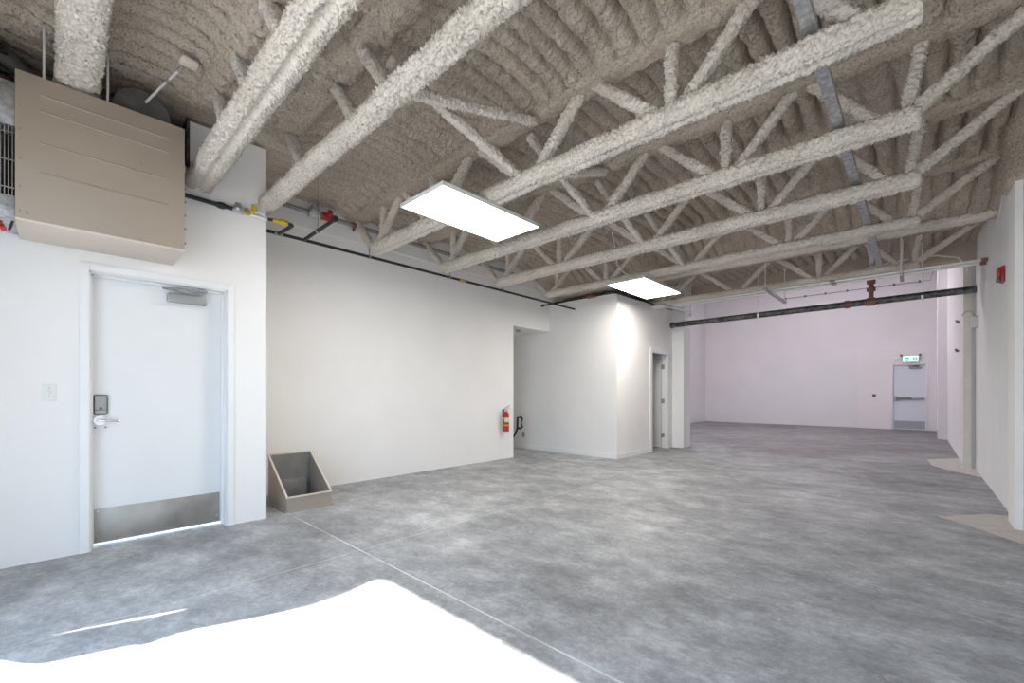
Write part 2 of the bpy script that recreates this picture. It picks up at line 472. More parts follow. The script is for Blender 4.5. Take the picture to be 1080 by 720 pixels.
# right wall, pier, post
b = BM()
add_box(b, 0.66, 0.86, -1.0, 9.9, 0, 3.75)
struct('wall_right', b, M['grey_paint'])
b = BM(); add_box(b, 0.612, 0.70, 5.72, 6.08, 0, 3.75, 0.004); struct('wall_pier_right', b, M['paint'])
b = BM()
for x0, x1, y0, y1 in ((0.525, 0.535, 9.86, 9.98), (0.605, 0.615, 9.86, 9.98), (0.535, 0.605, 9.905, 9.925)):
    add_box(b, x0, x1, y0, y1, 0, 3.6)
add_box(b, 0.51, 0.63, 9.84, 10.0, 0, 0.012)
add_box(b, 0.528, 0.612, 9.862, 9.87, 0, 3.6)
struct('trim_4', b, M['post'])

# far room
b = BM(); add_box(b, 0.55, 0.75, 9.9, 19.4, 0, 6.2); struct('wall_far_right', b, M['paint2'])
b = BM(); add_box(b, 0.375, 0.55, 15.7, 16.3, 0, 6.2, 0.005); struct('wall_pier_far', b, M['paint2'])
b = BM(); add_box(b, -6.85, -6.65, 9.72, 19.4, 0, 6.2); struct('wall_far_left', b, M['paint2'])
b = BM(); add_box(b, -6.85, 0.75, 19.2, 19.4, 0, 6.2); struct('wall_far', b, M['paint2'])
FX0, FX1, FDZ = -0.60, 0.20, 2.12
b = BM()
add_box(b, -1.51, FX0, 19.06, 19.2, 0, 2.72)
add_box(b, FX1, 0.55, 19.06, 19.2, 0, 2.72)
add_box(b, FX0, FX1, 19.06, 19.2, FDZ, 2.72)
struct('wall_exit_surround', b, M['paint3'])
b = BM(); add_box(b, -6.85, 0.75, 9.72, 19.4, 6.2, 6.35); struct('ceiling_far', b, M['paint2'])
# deep beam line between the two bays and the end of the low roof
b = BM(); add_box(b, -3.94, 0.55, 9.72, 9.86, 3.27, 6.2); add_box(b, 0.55, 0.86, 9.72, 9.9, 3.27, 6.2)
struct('wall_header', b, M['deck'])

# ------------------------------------------------------------------ sprayed roof deck
JY = [0.115, 0.855, 1.40, 2.75, 3.84, 4.95, 6.22, 8.45]
def deck():
    xs = np.arange(-5.62, 0.90, 0.0145); ys = np.concatenate([np.arange(-1.1, 4.2, 0.0125), np.arange(4.2, 9.86, 0.022)])
    X, Y = np.meshgrid(xs, ys, indexing='ij')
    P = np.stack([X.ravel(), Y.ravel(), np.zeros(X.size)], 1)
    warp = (vnoise(P * np.array([1, 0.35, 1]), 2.4, 11) - 0.5) * 0.07 + (vnoise(P, 14, 12) - 0.5) * 0.02
    fl = np.abs(((X.ravel() + warp) / 0.15) % 1.0 - 0.5) * 2         # 1 at the flute gap
    gap = np.clip((fl - 0.66) / 0.34, 0, 1)
    brk = np.clip((vnoise(P * np.array([1, 0.45, 1]), 2.6, 21) - 0.35) * 3, 0, 1)
    z = 3.53 + 0.085 * gap * (0.2 + 0.8 * brk) + 0.035 * fl
    rid = np.zeros(P.shape[0])
    for y in JY:
        dy = (P[:, 1] - y) + (vnoise(P, 1.7, 33) - 0.5) * 0.08
        rid = np.maximum(rid, np.exp(-np.abs(dy / 0.20) ** 3))
    z = z * (1 - 0.75 * rid) + (3.45) * 0.75 * rid
    bay = np.clip((P[:, 1] - 0.72) / 0.14, 0, 1) * np.clip((1.56 - P[:, 1]) / 0.14, 0, 1)
    hol = np.clip((vnoise(P * np.array([1, 1.3, 1]), 3.1, 77) - 0.66) * 9, 0, 1)
    bay = bay * bay * (3 - 2 * bay) * (1 - hol) * np.clip((P[:, 0] + 4.15) / 0.3, 0, 1)
    z = z * (1 - bay) + (3.36 + 0.02 * gap) * bay
    sl_ = np.clip((P[:, 1] - 6.45) / 0.8, 0, 1); sl_ = sl_ * sl_ * (3 - 2 * sl_) * np.clip((7.42 - P[:, 1]) / 0.10, 0, 1)
    z = z * (1 - sl_) + 3.24 * sl_
    z = z + 0.04 * gap ** 1.6 * (0.3 + 0.7 * brk) + 0.05 * gap ** 4 * (0.25 + 0.75 * brk)
    lump = (vnoise(P, 1.6, 5) - 0.5) * 0.045 + (vnoise(P * np.array([1, 0.4, 1]), 7, 6) - 0.5) * 0.02
    pits = -np.clip(vnoise(P * np.array([1, 0.5, 1]), 9, 41) - 0.78, 0, 1) * 0.0
    z = z + lump + fibre(P, 51, 0.0, 0.010, 0.011) + pits
    wl = (P[:, 0] < -4.2) & (P[:, 1] < 1.7)
    z = np.where(wl, np.maximum(z, 3.515 + 0.01 * gap), z)
    V = np.stack([P[:, 0], P[:, 1], z], 1)
    o = grid_obj('ceiling', V, len(xs), len(ys), False, M['deck'])
    o['kind'] = 'structure'
deck()
b = BM(); add_box(b, -5.9, 0.95, -1.3, 9.9, 3.78, 3.95); struct('ceiling_slab', b, M['dusty'])

# ------------------------------------------------------------------ doors
def casing(bm, axis_x, out, y0, y1, z1, wd=0.055, th=0.016):
    """door casing on the face x = axis_x, standing out by out*th"""
    a, c = sorted((axis_x, axis_x + out * th))
    add_box(bm, a, c, y0 - wd, y0, 0, z1 + wd, 0.003)
    add_box(bm, a, c, y1, y1 + wd, 0, z1 + wd, 0.003)
    add_box(bm, a, c, y0, y1, z1, z1 + wd, 0.003)

b = BM(); add_box(b, -4.665, -4.62, DY0 + 0.014, DY1 - 0.014, 0.022, DZ - 0.014, 0.002)
d1 = struct('door_1', b, M['door'], (-4.64, DY0 + 0.014, 0.018))
b = BM(); casing(b, -4.5, 1, DY0, DY1, DZ)
add_box(b, -4.70, -4.5, DY0 - 0.004, DY0 + 0.010, 0, DZ); add_box(b, -4.70, -4.5, DY1 - 0.010, DY1 + 0.004, 0, DZ); add_box(b, -4.70, -4.5, DY0, DY1, DZ - 0.010, DZ + 0.004)
add_box(b, -4.617, -4.585, DY1 - 0.024, DY1 - 0.010, 0, DZ); add_box(b, -4.617, -4.585, DY0 + 0.010, DY0 + 0.024, 0, DZ); add_box(b, -4.617, -4.585, DY0, DY1, DZ - 0.024, DZ - 0.010)
obj('door_frame', b, M['trim'], d1, smooth=False)
b = BM(); add_box(b, -4.62, -4.617, DY0 + 0.03, DY1 - 0.03, 0.03, 0.29, 0.001)
kp = obj('kick_plate', b, M['steel'], d1); kp['label'] = 'scuffed steel kick plate'
b = BM()
for yy in (DY0 + 0.05, (DY0 + DY1) / 2, DY1 - 0.05):
    for zz in (0.08, 0.27): add_cyl(b, (-4.617, yy, zz), (-4.6145, yy, zz), 0.005, seg=8)
obj('screws', b, M['chrome'], kp)
b = BM(); add_box(b, -4.62, -4.56, 0.66, 0.935, 1.955, 2.025, 0.006); cl = obj('door_closer', b, M['closer'], d1)
b = BM(); add_path(b, [(-4.575, 0.88, 2.034), (-4.53, 0.72, 2.040), (-4.50, 0.62, 2.046)], 0.009); add_path(b, [(-4.50, 0.62, 2.046), (-4.515, 0.75, 2.062), (-4.535, 0.90, 2.066)], 0.008)
add_box(b, -4.56, -4.515, 0.86, 0.93, 2.055, 2.075, 0.003); add_cyl(b, (-4.575, 0.88, 2.02), (-4.575, 0.88, 2.042), 0.014)
obj('closer_arm', b, M['closer'], cl)
b = BM(); add_box(b, -4.62, -4.594, 0.215, 0.298, 1.020, 1.172, 0.010); kl = obj('keypad_lock', b, M['dark'], d1)
b = BM(); add_box(b, -4.596, -4.589, 0.223, 0.290, 1.056, 1.165, 0.003); add_box(b, -4.596, -4.590, 0.223, 0.290, 1.026, 1.053, 0.003)
obj('keypad_face', b, M['closer'], kl)
b = BM()
for i in range(3):
    for j in range(4): add_cyl(b, (-4.589, 0.238 + i * 0.018, 1.096 + j * 0.018), (-4.587, 0.238 + i * 0.018, 1.096 + j * 0.018), 0.006, seg=10)
obj('keypad_buttons', b, M['steel'], kl)
b = BM(); add_cyl(b, (-4.591, 0.256, 1.067), (-4.585, 0.256, 1.067), 0.010); obj('lock_knob', b, M['dark'], kl)
b = BM(); add_cyl(b, (-4.62, 0.252, 0.972), (-4.606, 0.252, 0.972), 0.040, 0.036, 28); add_cyl(b, (-4.606, 0.252, 0.972), (-4.56, 0.252, 0.972), 0.014)
lv = obj('door_handle', b, M['chrome'], d1)
b = BM(); add_path(b, [(-4.575, 0.243, 0.972), (-4.562, 0.252, 0.972), (-4.556, 0.275, 0.971), (-4.556, 0.31, 0.969), (-4.558, 0.345, 0.967), (-4.566, 0.362, 0.966)], 0.0105, 12)
obj('lever', b, M['chrome'], lv)
b = BM()
for yy in (0.226, 0.285): add_cyl(b, (-4.62, yy, 0.918), (-4.616, yy, 0.918), 0.006, seg=10)
obj('latch_screws', b, M['dark'], d1)

# washroom door, opened into the block
b = BM(); add_box(b, -4.86, -4.065, WD1 - 0.052, WD1 - 0.012, 0.012, WDZ - 0.01, 0.002)
d2 = struct('door_2', b, M['door'], (-4.065, WD1 - 0.03, 0.012))
b = BM(); casing(b, -3.94, 1, WD0, WD1, WDZ, 0.10)
add_box(b, -4.06, -3.94, WD0 - 0.004, WD0 + 0.012, 0, WDZ); add_box(b, -4.06, -3.94, WD1 - 0.012, WD1 + 0.004, 0, WDZ); add_box(b, -4.06, -3.94, WD0, WD1, WDZ - 0.012, WDZ + 0.004)
obj('door_frame', b, M['trim'], d2, smooth=False)
for zz in (0.28, 1.02, 1.76):
    b = BM(); add_cyl(b, (-4.05, WD1 - 0.058, zz - 0.05), (-4.05, WD1 - 0.058, zz + 0.05), 0.012); add_box(b, -4.055, -4.0, WD1 - 0.018, WD1 - 0.012, zz - 0.05, zz + 0.05)
    obj('hinge', b, M['steel'], d2)

# far exit door
b = BM(); add_box(b, FX0 + 0.01, FX1 - 0.01, 19.10, 19.14, 0.01, FDZ - 0.012, 0.002)
d3 = struct('door_3', b, M['fdoor'], (FX0, 19.12, 0.01))
b = BM()
for x0, x1, z0, z1 in ((FX0 - 0.05, FX0 + 0.01, 0, FDZ + 0.05), (FX1 - 0.01, FX1 + 0.05, 0, FDZ + 0.05), (FX0 + 0.01, FX1 - 0.01, FDZ - 0.01, FDZ + 0.05)):
    add_box(b, x0, x1, 19.045, 19.10, z0, z1, 0.004)
obj('door_frame', b, M['paint2'], d3)
b = BM(); add_box(b, FX0 + 0.03, FX1 - 0.03, 19.094, 19.10, 0.04, 0.29); obj('kick_plate', b, M['closer'], d3)
b = BM(); add_box(b, FX0 + 0.03, FX0 + 0.11, 19.03, 19.10, 0.95, 1.10, 0.008); add_box(b, FX1 - 0.11, FX1 - 0.05, 19.04, 19.10, 1.00, 1.06, 0.006)
pb = obj('panic_bar_chassis', b, M['closer'], d3)
b = BM(); add_box(b, FX0 + 0.08, FX1 - 0.34, 19.02, 19.07, 1.005, 1.055, 0.008); obj('push_bar', b, M['dark'], pb)
b = BM(); add_box(b, FX1 - 0.34, FX1 - 0.07, 19.035, 19.075, 1.01, 1.05, 0.008); obj('bar_tail', b, M['steel'], pb)
b = BM(); add_box(b, -0.20, 0.10, 19.04, 19.10, 1.98, 2.05, 0.006); c3 = obj('door_closer', b, M['closer'], d3)
b = BM(); add_path(b, [(0.04, 19.05, 2.06), (-0.1, 18.98, 2.065), (-0.24, 18.95, 2.07)], 0.012); add_path(b, [(-0.24, 18.95, 2.07), (-0.05, 19.02, 2.085), (0.06, 19.045, 2.09)], 0.011); obj('closer_arm', b, M['dark'], c3)

# ================================================================== ROOF JOISTS
BOT = [-4.90, -3.72, -2.37, -1.16, -0.12]
TOP = [-4.30, -3.05, -1.80, -0.62]
ZB, ZT = 2.975, 3.50
jl = {0.115: 'fuzzy white coated roof joist nearest the tan air handler, first from the left edge',
      0.855: 'widest coated roof joist with a grooved double underside beside the tan air handler',
      1.40: 'coated roof joist just past the wall corner with yellow valves, third from left',
      2.75: 'coated roof joist directly above the nearer lit ceiling panel',
      3.84: 'first coated roof joist beyond the nearer lit ceiling panel',
      4.95: 'coated roof joist midway between the two lit ceiling panels',
      6.22: 'coated roof joist passing just over the farther lit ceiling panel',
      8.45: 'farthest coated roof joist, seen low above the pair of silver conduits'}
for ji, y in enumerate(JY):
    near = y < 2
    r = thing('roof_joist', jl[y], 'roof joist', (-2.4, y, ZB - 0.06), 'spray coated open web roof joists')
    xl = -4.5 if y < 1.2 else -4.97
    zb_ = 3.245 if y < 0.5 else ZB if y < 5 else 2.995 if y < 7 else 3.01
    res = 0.0068 if y < 2 else 0.008 if y < 4 else 0.010
    hw, hh, gr = {0.115: (0.098, 0.055, 0.0), 0.855: (0.095, 0.058, 0.030), 1.40: (0.070, 0.055, 0.0)}.get(y, (0.078, 0.066, 0.02) if y < 5 else (0.078, 0.05, 0.015))
    foam_bar('bottom_chord', (xl, y, zb_), (0.02, y, zb_), hw, hh, M['coat'], r, 100 + ji * 17, res, gr)
    foam_bar('top_chord', (-5.5 if y > 2 else -4.0, y, 3.505), (0.66, y, 3.505), 0.10, 0.07, M['deck'], r, 300 + ji * 17, 0.014)
    segs = []
    nodes = [(-5.46, ZT)] + [p for q in zip([(x, zb_) for x in BOT], [(x, ZT) for x in TOP]) for p in q] + [(BOT[-1], zb_), (0.64, ZT)]
    for a, c in zip(nodes, nodes[1:]): segs.append((a, c))
    for x in (-4.72, -3.72, -1.16): segs.append(((x, zb_), (x, ZT)))
    if y == 1.40:
        segs = [((x, ZB), (x - 0.5, ZT)) for x in (-3.55, -2.67, -2.24, -1.2)] + [((BOT[-1], ZB), (0.64, ZT))]
    if y == 0.855:
        segs = [((x, ZB), (x - 0.45, ZT)) for x in (-3.45, -2.95, -2.36, -1.5)] + [((BOT[-1], ZB), (0.64, ZT))]
    if 2 < y:
        segs.append(((BOT[-1] + 0.02, ZB), (0.06, ZT)))
    for si, (a, c) in enumerate(segs):
        if y < 1.2 and min(a[0], c[0]) < -4.45: continue
        rr = 0.038 if y > 1.2 else 0.042
        # meet the chord off its axis so that webs do not run through each other
        ax = a[0] + (0.04 if c[0] > a[0] else -0.05 if c[0] < a[0] else 0) * (1 if a[1] < 3.2 else 0.6)
        bx = c[0] + (0.05 if a[0] > c[0] else -0.05 if a[0] < c[0] else 0) * (1 if c[1] < 3.2 else 0.6)
        foam_bar('web', (ax, y, a[1]), (bx, y, c[1]), rr, rr, M['coat'], r, 500 + ji * 40 + si, 0.008 if y < 5 else 0.010, 0.0, 0.9)

# heavy coated beam just past the second lit panel
r = thing('roof_beam', 'thick coated beam edge spanning to the right wall behind the farther lit panel', 'roof beam', (-2.4, 7.33, 3.18))
foam_bar('beam', (-5.45, 7.30, 3.225), (0.655, 7.30, 3.225), 0.085, 0.06, M['coat'], r, 901, 0.013, 0.0, 0.8)
foam_bar('beam_web', (-5.45, 7.36, 3.37), (0.655, 7.36, 3.37), 0.06, 0.12, M['deck'], r, 911, 0.016)

# diagonal cross bridging between the joists (one pair each bay)
bl = ['coated cross bridging between the third joist and the joist over the nearer lit panel',
      'coated cross bridging right behind the nearer lit panel joist',
      'coated cross bridging above the gap between the two lit panels',
      'coated cross bridging next to the farther lit panel']
pairs = list(zip(JY[2:7], JY[3:7]))
for i, (ya, yb) in enumerate(pairs):
    r = thing('cross_bridging', bl[i], 'bridging', (-2.3, (ya + yb) / 2, 3.0), 'coated cross bridging between joists')
    foam_bar('brace', (-2.24, ya + 0.05, 2.99), (-2.28, yb - 0.05, 3.40), 0.030, 0.030, M['coat'], r, 1000 + i, 0.008, 0.0, 0.9)
    foam_bar('brace', (-2.44, ya + 0.05, 3.28 if i == 0 else 3.40), (-2.42, yb - 0.05, 2.99), 0.030, 0.030, M['coat'], r, 1050 + i, 0.008, 0.0, 0.9)

# bare galvanised bridging angle lying on the bottom chords
b = BM(); add_box(b, -0.437, -0.375, 1.2, 8.5, 3.052, 3.058); add_box(b, -0.380, -0.375, 1.2, 8.5, 3.058, 3.10)
tag(obj('bridging_angle', b, M['galv']), 'bare galvanised metal strip running across the tops of the joist chords', 'bridging angle')

# ================================================================== LIGHT PANELS
def light_panel(label, x0, x1, y0, y1, z, m, ztop=3.50, wires=True):
    r = thing('ceiling_light', label, 'ceiling light', ((x0 + x1) / 2, (y0 + y1) / 2, z), 'suspended flat light panels')
    b = BM()
    t = 0.014
    for a0, a1, b0, b1 in ((x0, x1, y0, y0 + t), (x0, x1, y1 - t, y1), (x0, x0 + t, y0 + t, y1 - t), (x1 - t, x1, y0 + t, y1 - t)):
        add_box(b, a0, a1, b0, b1, z, z + 0.035, 0.002)
    obj('frame', b, M['plastic'], r)
    b = BM(); add_box(b, x0 + t, x1 - t, y0 + t, y1 - t, z + 0.004, z + 0.010); obj('diffuser', b, m, r, smooth=False)
    b = BM(); add_box(b, x0 + t, x1 - t, y0 + t, y1 - t, z + 0.022, z + 0.034); add_box(b, (x0 + x1) / 2 - 0.1, (x0 + x1) / 2 + 0.1, (y0 + y1) / 2 - 0.25, (y0 + y1) / 2 + 0.25, z + 0.034, z + 0.065, 0.004)
    obj('back_plate', b, M['plastic'], r)
    if wires:
        for xx, yy in ((x0 + 0.03, y0 + 0.05), (x1 - 0.03, y0 + 0.05), (x0 + 0.03, y1 - 0.05), (x1 - 0.03, y1 - 0.05)):
            b = BM(); add_cyl(b, (xx, yy, z + 0.03), (xx, yy, ztop), 0.0016, seg=6); obj('suspension_wire', b, M['steel'], r)
    return r
light_panel('nearer and larger lit white ceiling panel hanging under the joists', -3.43, -2.80, 2.165, 3.40, 2.872, M['led'])
l2 = light_panel('farther lit white ceiling panel in front of the white washroom block', -3.545, -2.905, 5.93, 7.27, 2.872, M['led'])
b = BM(); add_path(b, [(-3.1, 6.3, 2.93), (-3.18, 6.12, 2.98), (-3.24, 5.95, 3.0), (-3.26, 5.75, 3.1), (-3.2, 5.6, 3.28), (-3.2, 5.5, 3.5)], 0.008, 8)
pw = obj('power_cable', b, M['plastic'], l2)
light_panel('unseen lit panel added in the far room, nearer one behind the white pier', -5.9, -5.0, 11.5, 13.2, 5.4, M['led_far'], 6.2)  # unseen panels added to supply the far room's light
light_panel('unseen lit panel added in the far room, farther one toward the end wall', -2.6, -1.7, 14.2, 15.9, 5.9, M['led_far'], 6.2)

# ================================================================== AIR HANDLER
AX, AY0, AY1, AZ0, AZ1 = -4.0, -0.155, 0.680, 2.24, 3.16
r = thing('air_handler', 'tan sheet metal air handler box hung on the wall above the white door', 'air handler', (-4.25, 0.26, AZ0))
b = BM(); add_box(b, -4.495, AX, AY0, AY1, AZ0 + 0.015, AZ1, 0.003); cab = obj('cabinet', b, M['beige'], r)
b = BM(); add_box(b, -4.495, AX + 0.002, AY0, AY1 + 0.002, AZ0, AZ0 + 0.016, 0.002); obj('base_pan', b, M['beige_l'], r)
for zz in (3.045, 2.945, 2.745, 2.56):
    b = BM(); add_path(b, [(AX + 0.001, AY0 + 0.10, zz), (AX + 0.001, AY1 - 0.10, zz)], 0.006, 8); obj('stiffening_rib', b, M['beige'], cab)
scr = [(AY0 + 0.02, z) for z in (3.10, 2.95, 2.80, 2.62, 2.45, 2.30)] + [(AY0 + 0.05, 2.29), (AY0 + 0.33, 2.28), (AY0 + 0.58, 2.275), (AY1 - 0.02, 2.29)] + [(0.09, 2.99), (0.10, 2.97), (0.15, 2.93), (0.42, 2.83), (0.43, 2.80), (0.45, 2.72)] + [(AY0 + 0.3, 3.13), (AY0 + 0.56, 3.13)]
for yy, zz in scr:
    b = BM(); add_cyl(b, (AX, yy, zz), (AX + 0.004, yy, zz), 0.0055, seg=8); obj('screw', b, M['greypipe'], cab)
for zz in (2.72, 2.62, 2.52, 2.42, 2.31):
    b = BM(); add_cyl(b, (AX - 0.02, AY1, zz), (AX - 0.02, AY1 + 0.010, zz), 0.007, seg=8); obj('screw', b, M['dark'], cab)
b = BM(); add_box(b, -4.495, -4.06, -0.80, AY0 - 0.002, 2.27, 2.40, 0.004); add_box(b, -4.495, -4.06, -0.80, AY0 - 0.002, 2.83, 3.10, 0.004); add_box(b, -4.495, -4.30, -0.80, AY0 - 0.002, 2.40, 2.83)
sm = obj('coil_section', b, M['galv'], r)
b = BM(); add_box(b, -4.29, -4.22, -0.79, AY0 - 0.005, 2.40, 2.83)
cg = obj('coil', b, M['black'], r)
b = BM()
yy = AY0 - 0.012
while yy > -0.78:
    add_box(b, -4.10, -4.085, yy - 0.004, yy, 2.40, 2.83); yy -= 0.016
for zz in (2.45, 2.62, 2.79): add_box(b, -4.088, -4.08, -0.79, AY0 - 0.006, zz, zz + 0.006)
obj('coil_guard', b, M['steel'], cg)
for yy, xx in ((-0.035, -4.06), (0.262, -4.06)):
    b = BM(); add_cyl(b, (xx, yy, AZ1 - 0.005), (xx, yy, 3.52), 0.007, seg=10); obj('hanger_rod', b, M['conduit'], r)
b = BM(); add_cyl(b, (-4.49, 0.45, 3.22), (-4.12, 0.45, 3.22), 0.15, seg=28); add_cyl(b, (-4.14, 0.45, 3.22), (-4.10, 0.45, 3.22), 0.16, seg=28)
obj('duct_collar', b, M['dusty'], r)
b = BM(); add_path(b, [(-4.35, -0.1, 3.15), (-4.35, -0.1, 3.30), (-4.3, -0.25, 3.38), (-4.25, -0.5, 3.40)], 0.06, 14); obj('flexible_duct', b, M['dusty'], r)
b = BM()
add_cyl(b, (-4.03, -0.26, 2.22), (-4.03, -0.21, 2.20), 0.022, seg=12); add_cyl(b, (-4.05, -0.21, 2.20), (-4.0, -0.20, 2.17), 0.014, seg=12)
obj('red_valve', b, M['red'], r)
b = BM(); add_path(b, [(-4.03 + 0.012 * math.cos(a), -0.172 + 0.012 * math.sin(a) * 0.6, 2.205 + 0.026 * math.sin(a)) for a in np.linspace(0, 2 * PI, 16)], 0.006, 8); obj('cable_loop', b, M['black'], r)

# cables sagging behind the air handler
for i, (pts, lb) in enumerate((([(-4.44, -0.9, 3.36), (-4.3, -0.5, 3.27), (-4.25, -0.25, 3.24), (-4.3, -0.02, 3.27), (-4.38, 0.2, 3.36)], 'dark sagging cable above the left end of the air handler, lower one'),
                              ([(-4.44, -0.7, 3.40), (-4.2, -0.4, 3.34), (-4.15, -0.28, 3.31), (-4.2, -0.20, 3.33), (-4.28, -0.22, 3.40)], 'dark sagging cable above the left end of the air handler, upper one'))):
    b = BM(); add_path(b, pts, 0.012, 8); tag(obj('cable', b, M['black']), lb, 'cable', 'cables above the air handler')

# junction box on the deck with its conduit
r = thing('junction_box', 'pale junction box on the ceiling above the tan air handler, fed by a thin conduit', 'junction box', (-3.67, 0.64, 3.42))
b = BM(); add_box(b, -3.71, -3.63, 0.595, 0.695, 3.445, 3.48, 0.010); obj('box', b, M['coat'], r)
b = BM(); add_path(b, [(-3.70, 0.61, 3.425), (-3.95, 0.52, 3.35), (-4.2, 0.435, 3.275), (-4.3, 0.40, 3.25)], 0.008, 8); cdt = obj('conduit', b, M['conduit'], r)
b = BM(); add_cyl(b, (-3.735, 0.598, 3.414), (-3.70, 0.61, 3.425), 0.013); obj('coupling', b, M['steel'], cdt)
b = BM(); add_cyl(b, (-3.86, 0.553, 3.377), (-3.83, 0.563, 3.386), 0.012); obj('coupling', b, M['steel'], cdt)

# ================================================================== PIPES ON THE LEFT
r = thing('gas_pipe', 'black gas pipe with yellow valves running along the left wall near the ceiling', 'pipe', (-4.86, 3.0, 2.80))
b = BM(); add_path(b, [(-4.86, 1.40, 2.85), (-4.86, 6.95, 2.82)], 0.017, 12); mp_ = obj('main_pipe', b, M['black'], r)
for yy in (2.64, 3.88, 4.95):
    b = BM(); add_cyl(b, (-4.86, yy, 2.845), (-4.86, yy, 2.945), 0.005, seg=8); add_cyl(b, (-4.86, yy - 0.012, 2.842), (-4.86, yy + 0.012, 2.842), 0.022, seg=14)
    obj('pipe_hanger', b, M['greypipe'], mp_)
b = BM(); add_cyl(b, (-4.86, 4.05, 2.834), (-4.86, 4.16, 2.834), 0.023); obj('union', b, M['brass'], mp_)
b = BM(); add_path(b, [(-4.46, 0.70, 2.838), (-4.46, 1.14, 2.832)], 0.018, 12); sp_ = obj('supply_pipe', b, M['black'], r)
b = BM(); add_cyl(b, (-4.46, 0.995, 2.833), (-4.46, 1.035, 2.833), 0.030, seg=8); add_cyl(b, (-4.46, 0.98, 2.833), (-4.46, 1.05, 2.833), 0.023, seg=12); obj('union', b, M['black'], sp_)
b = BM(); add_cyl(b, (-4.46, 1.10, 2.832), (-4.46, 1.19, 2.832), 0.026); add_sphere(b, (-4.455, 1.145, 2.842), 0.045, 0.8); add_cyl(b, (-4.455, 1.145, 2.84), (-4.455, 1.145, 2.89), 0.030, 0.024); obj('regulator', b, M['galv'], r)
b = BM(); add_cyl(b, (-4.46, 1.19, 2.832), (-4.46, 1.245, 2.832), 0.020); add_cyl(b, (-4.46, 1.215, 2.832), (-4.46, 1.215, 2.87), 0.013); obj('valve', b, M['brass'], r)
b = BM(); add_cyl(b, (-4.455, 1.272, 2.85), (-4.455, 1.272, 2.915), 0.022, seg=12); add_cyl(b, (-4.455, 1.272, 2.835), (-4.455, 1.272, 2.85), 0.012); obj('valve_cap', b, M['yellow'], r)
b = BM(); add_path(b, [(-4.46, 1.24, 2.84), (-4.45, 1.30, 2.855), (-4.45, 1.345, 2.85), (-4.455, 1.385, 2.825)], 0.007, 8); add_path(b, [(-4.46, 1.24, 2.82), (-4.46, 1.385, 2.815)], 0.014, 10); obj('flexible_connector', b, M['conduit'], r)
b = BM(); add_path(b, [(-4.46, 1.385, 2.822), (-4.46, 1.46, 2.825)], 0.015, 10); obj('nipple', b, M['black'], r)
b = BM(); add_cyl(b, (-4.46, 1.43, 2.825), (-4.46, 1.475, 2.825), 0.020); add_sphere(b, (-4.46, 1.52, 2.826), 0.030, 0.8); add_cyl(b, (-4.46, 1.475, 2.826), (-4.46, 1.565, 2.826), 0.019); add_box(b, -4.475, -4.445, 1.49, 1.57, 2.85, 2.858, 0.003); obj('ball_valve', b, M['yellow'], r)
b = BM(); add_path(b, [(-4.46, 1.56, 2.826), (-4.46, 1.598, 2.827), (-4.475, 1.612, 2.827), (-4.52, 1.615, 2.828), (-4.855, 1.615, 2.845)], 0.018, 12); obj('branch_pipe', b, M['black'], r)
b = BM(); add_cyl(b, (-4.86, 1.575, 2.849), (-4.86, 1.655, 2.849), 0.025); obj('tee', b, M['steel'], r)
b = BM(); add_path(b, [(-4.86, 1.875, 2.850), (-4.10, 1.875, 2.868)], 0.019, 12); add_cyl(b, (-4.13, 1.875, 2.867), (-4.09, 1.875, 2.868), 0.026); stb = obj('branch_pipe', b, M['black'], r)
b = BM(); add_cyl(b, (-4.52, 1.875, 2.858), (-4.49, 1.875, 2.858), 0.025); add_cyl(b, (-4.505, 1.875, 2.86), (-4.505, 1.875, 3.45), 0.004, seg=6); obj('pipe_hanger', b, M['steel'], stb)

r = thing('sprinkler_branch', 'dusty grey sprinkler pipe with red valve tucked under the ceiling along the left wall', 'pipe', (-5.35, 3.0, 3.35))
b = BM(); add_path(b, [(-5.36, 1.42, 3.38), (-5.36, 5.8, 3.35)], 0.026, 12); obj('pipe', b, M['greypipe'], r)
b = BM(); add_cyl(b, (-5.36, 2.28, 3.375), (-5.36, 2.42, 3.375), 0.045, seg=14); add_cyl(b, (-5.36, 2.35, 3.375), (-5.27, 2.35, 3.42), 0.030, seg=12); obj('valve', b, M['red'], r)
b = BM(); add_cyl(b, (-5.36, 2.66, 3.373), (-5.36, 2.72, 3.373), 0.036, seg=14); add_cyl(b, (-5.36, 2.69, 3.373), (-5.36, 2.69, 3.30), 0.016, seg=10); obj('coupling', b, M['rust'], r)
b = BM(); add_cyl(b, (-5.36, 2.12, 3.378), (-5.36, 2.24, 3.376), 0.060, seg=16); add_box(b, -5.40, -5.28, 2.14, 2.22, 3.36, 3.47, 0.01); obj('valve_body', b, M['galv'], r)

r = thing('drain_pipe', 'black pipe running along the top edge of the white washroom block', 'pipe', (-4.4, 6.5, 2.84))
b = BM(); add_path(b, [(-5.25, 6.44, 2.87), (-3.96, 6.44, 2.875)], 0.016, 12); add_cyl(b, (-5.27, 6.44, 2.87), (-5.22, 6.44, 2.87), 0.024); obj('pipe', b, M['black'], r)
b = BM(); add_cyl(b, (-4.22, 6.44, 2.874), (-4.06, 6.44, 2.874), 0.030, seg=12); add_cyl(b, (-4.14, 6.44, 2.87), (-4.14, 6.44, 2.91), 0.018); obj('coupling', b, M['rust'], r)
b = BM(); add_path(b, [(-3.96, 6.44, 2.875), (-3.925, 6.46, 2.89), (-3.915, 6.52, 2.93), (-3.915, 6.75, 2.975), (-3.915, 8.5, 3.0)], 0.014, 12); obj('bent_run', b, M['black'], r)

